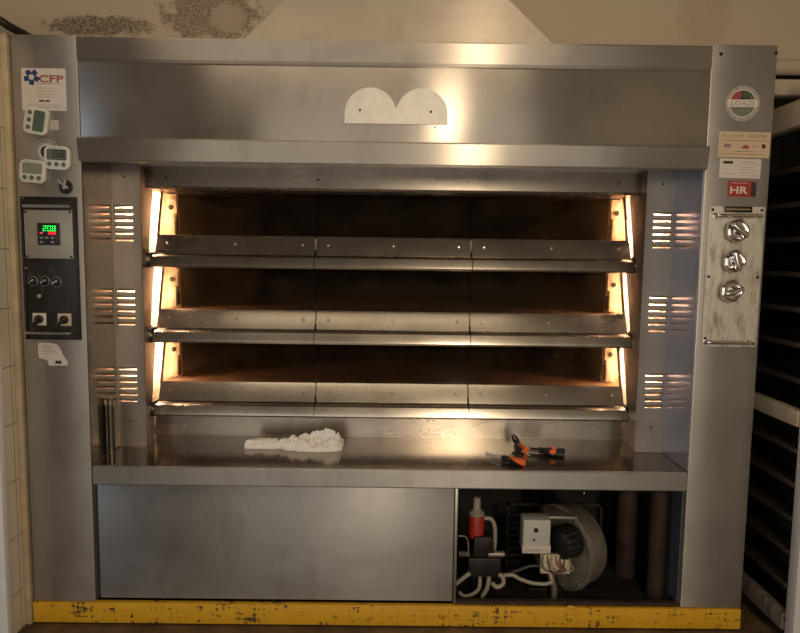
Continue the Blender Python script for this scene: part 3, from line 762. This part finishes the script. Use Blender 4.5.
pliers((.592, .205), -.35, 'open black pliers with orange grips, rightmost of the three hand tools')
# small cutter seen end-on
cx, cy = .512, .275
ct = thing('side_cutter', 'small black and orange side cutter lying end-on between screwdriver and pliers', 'cutter', (cx, cy, ZS))
for s_ in (-1, 1):
    obj('handle', MB().tube([(cx, cy, ZS+.016), (cx+s_*.012, cy-.03, ZS+.016), (cx+s_*.014+.006, cy-.075, ZS+.013)], lambda t: .007+.005*t, 12), M['orange' if s_ > 0 else 'black'], ct, 'orange grip' if s_ > 0 else None)
    obj('jaw', MB().tube([(cx, cy, ZS+.016), (cx-.004+s_*.008, cy+.02, ZS+.028), (cx-.010+s_*.004, cy+.045, ZS+.042)], lambda t: .009-.006*t, 10), M['black'], ct)
obj('pivot', MB().cyl((cx, cy-.002, ZS+.004), (cx, cy-.002, ZS+.028), .011, n=16), M['dark_metal'], ct)

# ------------------------------------------------------------------ the burner
BZ = .026
BU = thing('gas_burner', 'fan burner with grey control box and round cast housing in the open bay', 'burner', (.69, .25, BZ))
c0 = Vector(( .700, .240, .205)); ax = Vector((-.84, -.54, 0)).normalized()
r = .160
obj('fan_housing', MB().lathe([(r*.80, -.098), (r*.95, -.088), (r, -.07), (r, .0), (r*.97, .004)], c0, ax, 56), M['cast'], BU)
obj('housing_flange', MB().lathe([(r*1.0, -.002), (r*1.06, .0), (r*1.06, .016), (r*.98, .018), (r*.93, .014), (r*.55, .022), (r*.3, .022)], c0, ax, 56), M['cast'], BU)
bl = Vector((ax.y, -ax.x, 0))
for i in range(10):
    a = 2*PI*i/10+.2
    pp = c0+ax*.016+(bl*math.cos(a)+Vector((0, 0, 1))*math.sin(a))*r*.95
    obj('flange_screw', MB().lathe([(.006, 0), (.006, .004), (.003, .006)], pp, ax, 8), M['steel_trim'], BU)
# motor
xm_, zm_ = at(566, 541, .17); mc = Vector((xm_+.035, .19, zm_))
obj('motor', MB().lathe([(.050, 0), (.062, .006), (.062, .075), (.056, .085), (.03, .095)], mc, ax, 40, 20, .035), M['black'], BU)
obj('motor_band', MB().lathe([(.066, .012), (.066, .024), (.058, .024), (.058, .012)], mc, ax, 40), M['dark_metal'], BU)
# control box
Yb = .105
xa, za = at(521, 520, Yb); xb, zb = at(550, 553, Yb)
xa += .010
bxo = obj('control_box', MB().box(xa, xb, Yb, Yb+.075, zb, za, .006), M['box_grey'], BU, 'light grey control box')
obj('box_cap', MB().box(xa-.002, xb+.002, Yb-.004, Yb+.02, zb-.002, zb+.030, .003), M['paper'], bxo)
lines((bxo, (xa+xb)/2, zb+.012, xb-xa, .03, 0), [(-.1, 0, .5)], 'ink', Yb-.0042)
x, z = at(536, 530, Yb); obj('reset_button', MB().lathe([(.009, 0), (.009, .004), (.006, .006)], (x, Yb, z), (0, -1, 0), 20), M['black'], bxo)
x, z = at(534, 540, Yb); obj('screw', MB().lathe([(.0045, 0), (.004, .003)], (x, Yb, z), (0, -1, 0), 14), M['black'], bxo)
# terminal board and wires
xa, za = at(541, 555, .13); xb, zb = at(570, 574, .13)
tb = obj('terminal_board', MB().box(xa, xb, .13, .15, zb, za, .002), M['board'], BU, 'cream terminal board with wires')
for i in range(7):
    x = xa+.008+i*(xb-xa-.016)/6
    obj('wire', MB().tube([(x, .128, za-.004), (x+random.uniform(-.006, .006), .115, za-.03), (x+random.uniform(-.02, .02), .112, zb+.025), ((xa+xb)/2+random.uniform(-.02, .01), .118, zb+.004)], .0022, 8), M[('ink', 'rust', 'hose', 'ink_red')[i % 4]], tb)
# gas elbow under the board, air duct and foot
x, z = at(552, 580, .13)
obj('foot', MB().tube([(x-.005, .15, z+.035), (x, .14, z), (x+.012, .14, z-.04), (x+.012, .14, BZ+.004)], .012, 12), M['cast'], BU)
obj('stand', MB().box(.56, .84, .20, .36, BZ, BZ+.02, .003).box(.64, .78, .23, .33, BZ+.02, BZ+.06, .003), M['dark_metal'], BU)
obj('blast_tube', MB().cyl((.70, .30, .24), (.70, .715, .24), .075, n=32), M['dark_metal'], BU)
# top plate
x0, z0 = at(546, 517, .16); x1, _ = at(577, 517, .16)
obj('top_lug', MB().box(x0, x1, .15, .26, z0-.006, z0+.006, .003), M['cast'], BU)
# finned grille frame behind
xa, za = at(507, 503, .42); xb, zb = at(600, 575, .42)
gr = MB().box(xa, xb, .42, .43, za-.012, za).box(xa, xa+.012, .42, .43, BZ, za).box(xb-.012, xb, .42, .43, BZ, za)
for i in range(9): gr.box(xa+.012, xa+.09, .424, .434, za-.06-i*.03, za-.05-i*.03)
obj('slatted_frame', gr, M['dark_metal'], BU)

# gas valve with red servo
Yv = .14
GV = thing('gas_valve', 'dark gas valve block with a red cylinder on top left of the burner', 'valve', (.375, .17, BZ))
x, z0 = at(477, 540, Yv); _, z1 = at(477, 517, Yv); _, z2 = at(477, 511, Yv); _, z3 = at(477, 501, Yv)
obj('red_cylinder', MB().lathe([(.026, 0), (.030, .004), (.030, z1-z0-.004), (.028, z1-z0)], (x, Yv+.03, z0), (0, 0, 1), 32), M['red_plastic'], GV, 'red cylinder')
obj('grey_cap', MB().lathe([(.031, 0), (.031, .006), (.015, .02), (.014, z3-z1), (.010, z3-z1+.003)], (x, Yv+.03, z1), (0, 0, 1), 28), M['hose'], GV, 'grey cap and stem')
xa, za = at(473, 536, Yv); xb, zb = at(494, 556, Yv)
obj('valve_head', MB().prism([(xa, Yv-.01, zb), (xb, Yv-.01, zb), (xb-.004, Yv-.01, za-.012), (xb-.02, Yv-.01, za), (xa+.004, Yv-.01, za-.002)], (0, .07, 0), .004), M['dark_metal'], GV)
xa, za = at(468, 556, Yv); xb, zb = at(500, 576, Yv)
obj('valve_block', MB().box(xa, xb, Yv-.02, Yv+.08, zb, za, .006), M['dark_metal'], GV)
xm = (xa+xb)/2
x, z = at(501, 554, Yv); obj('outlet', MB().cyl((x-.05, Yv, z), (x+.012, Yv, z), .012, n=18), M['cast'], GV)
def hose(name, pix, Y, r, par=GV, mat='hose'):
    pts = []
    for t in pix:
        xx, zz = at(t[0], t[1], t[2] if len(t) > 2 else Y); pts.append((xx, t[2] if len(t) > 2 else Y, max(zz, BZ+r)))
    return obj(name, MB().tube(pts, r, 12, 8), M[mat], par)
hose('hose', [(484, 518), (491, 519), (494.5, 526), (495, 538), (494, 550)], .175, .0085)
hose('hose', [(470, 573), (462, 579), (456, 584)], .12, .0085)
hose('hose', [(480, 577), (479, 588), (473, 594), (464, 596), (459, 592)], .11, .0075)
hose('hose', [(489, 577), (487, 588), (482, 597)], .11, .0085)
hose('hose', [(499, 574), (503, 578), (503, 584), (497, 587), (492, 583)], .10, .0085)
hose('hose', [(500, 576), (512, 575), (520, 579), (532, 583), (545, 584), (552, 582)], .12, .0075)
hose('cable', [(504, 575), (516, 571), (530, 566), (542, 566)], .15, .010, GV, 'black')
hose('copper_loop', [(458, 536), (465, 536.5), (468, 542), (468.5, 556)], .13, .003, GV, 'cast')
spr = MB(); pts = []
for i in range(40):
    a = i*.9; xx, zz = at(459+i*.25, 554, .11); pts.append((xx, .11+.008*math.cos(a), zz+.010*math.sin(a)))
obj('spring', spr.tube(pts, .0022, 6, 2), M['cast'], GV)
x, z = at(613, 530, .3)
obj('stud', MB().lathe([(.008, 0), (.008, .01), (.004, .012)], (x, .715, z), (0, -1, 0), 12), M['steel_trim'], OV)

# ------------------------------------------------------------------ tray rack right of the oven
RK = thing('tray_rack', 'tall dark tray rack with chipped white painted frame right of the oven', 'rack', (1.62, .5, 0))
RX0, RX1 = 1.398, 1.90
RY0, RY1 = -.155, 1.2
for x0, y0 in ((RX0+.006, RY0), (RX1-.04, RY0), (RX0+.012, RY1-.05), (RX1-.04, RY1-.05)):
    obj('post', MB().box(x0, x0+.045, y0, y0+.05, 0, 2.0, .003), M['rack_paint'], RK)
for z0, z1 in ((1.835, 1.925), (.80, .855)):
    obj('crossbar', MB().box(RX0-.002, RX0+.036, RY0+.052, RY1, z0, z1, .003), M['rack_shaded'], RK, 'white painted crossbar toned beige for shade')
z = .105
while z < 1.80:
    if not (.76 < z < .90):
        zz = z
        obj('shelf', MB().px([(RY0+.052, zz), (RY1, zz), (RY1, zz+.004), (RY0+.052, zz+.004)], RX0+.004, RX1).box(RX0, RX0+.010, RY0+.052, RY1, zz-.007, zz+.011, .002), M['rack_dark'], RK)
    z += .1215
obj('bottom_rail', MB().box(RX0-.004, RX0+.03, RY0+.052, RY1, .065, .125, .003), M['rack_rail'], RK)
obj('back_sheet', MB().box(RX1, RX1+.01, RY0, RY1, .05, 1.98), M['rack_dark'], RK)

# ------------------------------------------------------------------ camera
cam = bpy.data.cameras.new('camera'); co = bpy.data.objects.new('camera', cam); C.objects.link(co)
cam.sensor_width = 36; cam.lens = FPX/800*36; cam.clip_start = .05
m = Matrix((RT, UP, -FW)).transposed().to_4x4(); m.translation = CAM
co.matrix_world = m; bpy.context.scene.camera = co

# ------------------------------------------------------------------ light
def area(name, loc, target, sx, sy, watts, col):
    l = bpy.data.lights.new(name, 'AREA'); l.shape = 'RECTANGLE'; l.size = sx; l.size_y = sy; l.energy = watts; l.color = col
    o = bpy.data.objects.new(name, l); C.objects.link(o); o.location = loc
    o.rotation_euler = (Vector(target)-Vector(loc)).to_track_quat('-Z', 'Y').to_euler(); return o
area('lamp_light', (.66, -3.6, 1.93), (.2, 0, 1.4), .26, .5, 38, (1.0, .80, .55))
area('window_daylight', (-3.2, -1.5, 1.2), (1.2, .2, 1.0), .9, 1.4, 9, (.62, .78, 1.0))
area('rear_fill', (0, -4.7, 1.12), (0, 0, 1.12), 4.6, 1.9, 46, (1.0, .92, .81))  # added broad fill behind the camera; the rear wall has no doorway
area('overhead_fill', (-.2, -.95, 2.95), (-.2, -.95, 0), 2.2, .5, 12, (1.0, .80, .56))  # added weak fill for even ambient light, no such fixture in the room
w = bpy.data.worlds.new('world'); bpy.context.scene.world = w; w.use_nodes = True
w.node_tree.nodes['Background'].inputs[0].default_value = (.6, .5, .4, 1); w.node_tree.nodes['Background'].inputs[1].default_value = .1
vs = bpy.context.scene.view_settings
vs.view_transform = 'Standard'; vs.look = 'None'; vs.gamma = 1; vs.use_curve_mapping = False; vs.exposure = -0.2
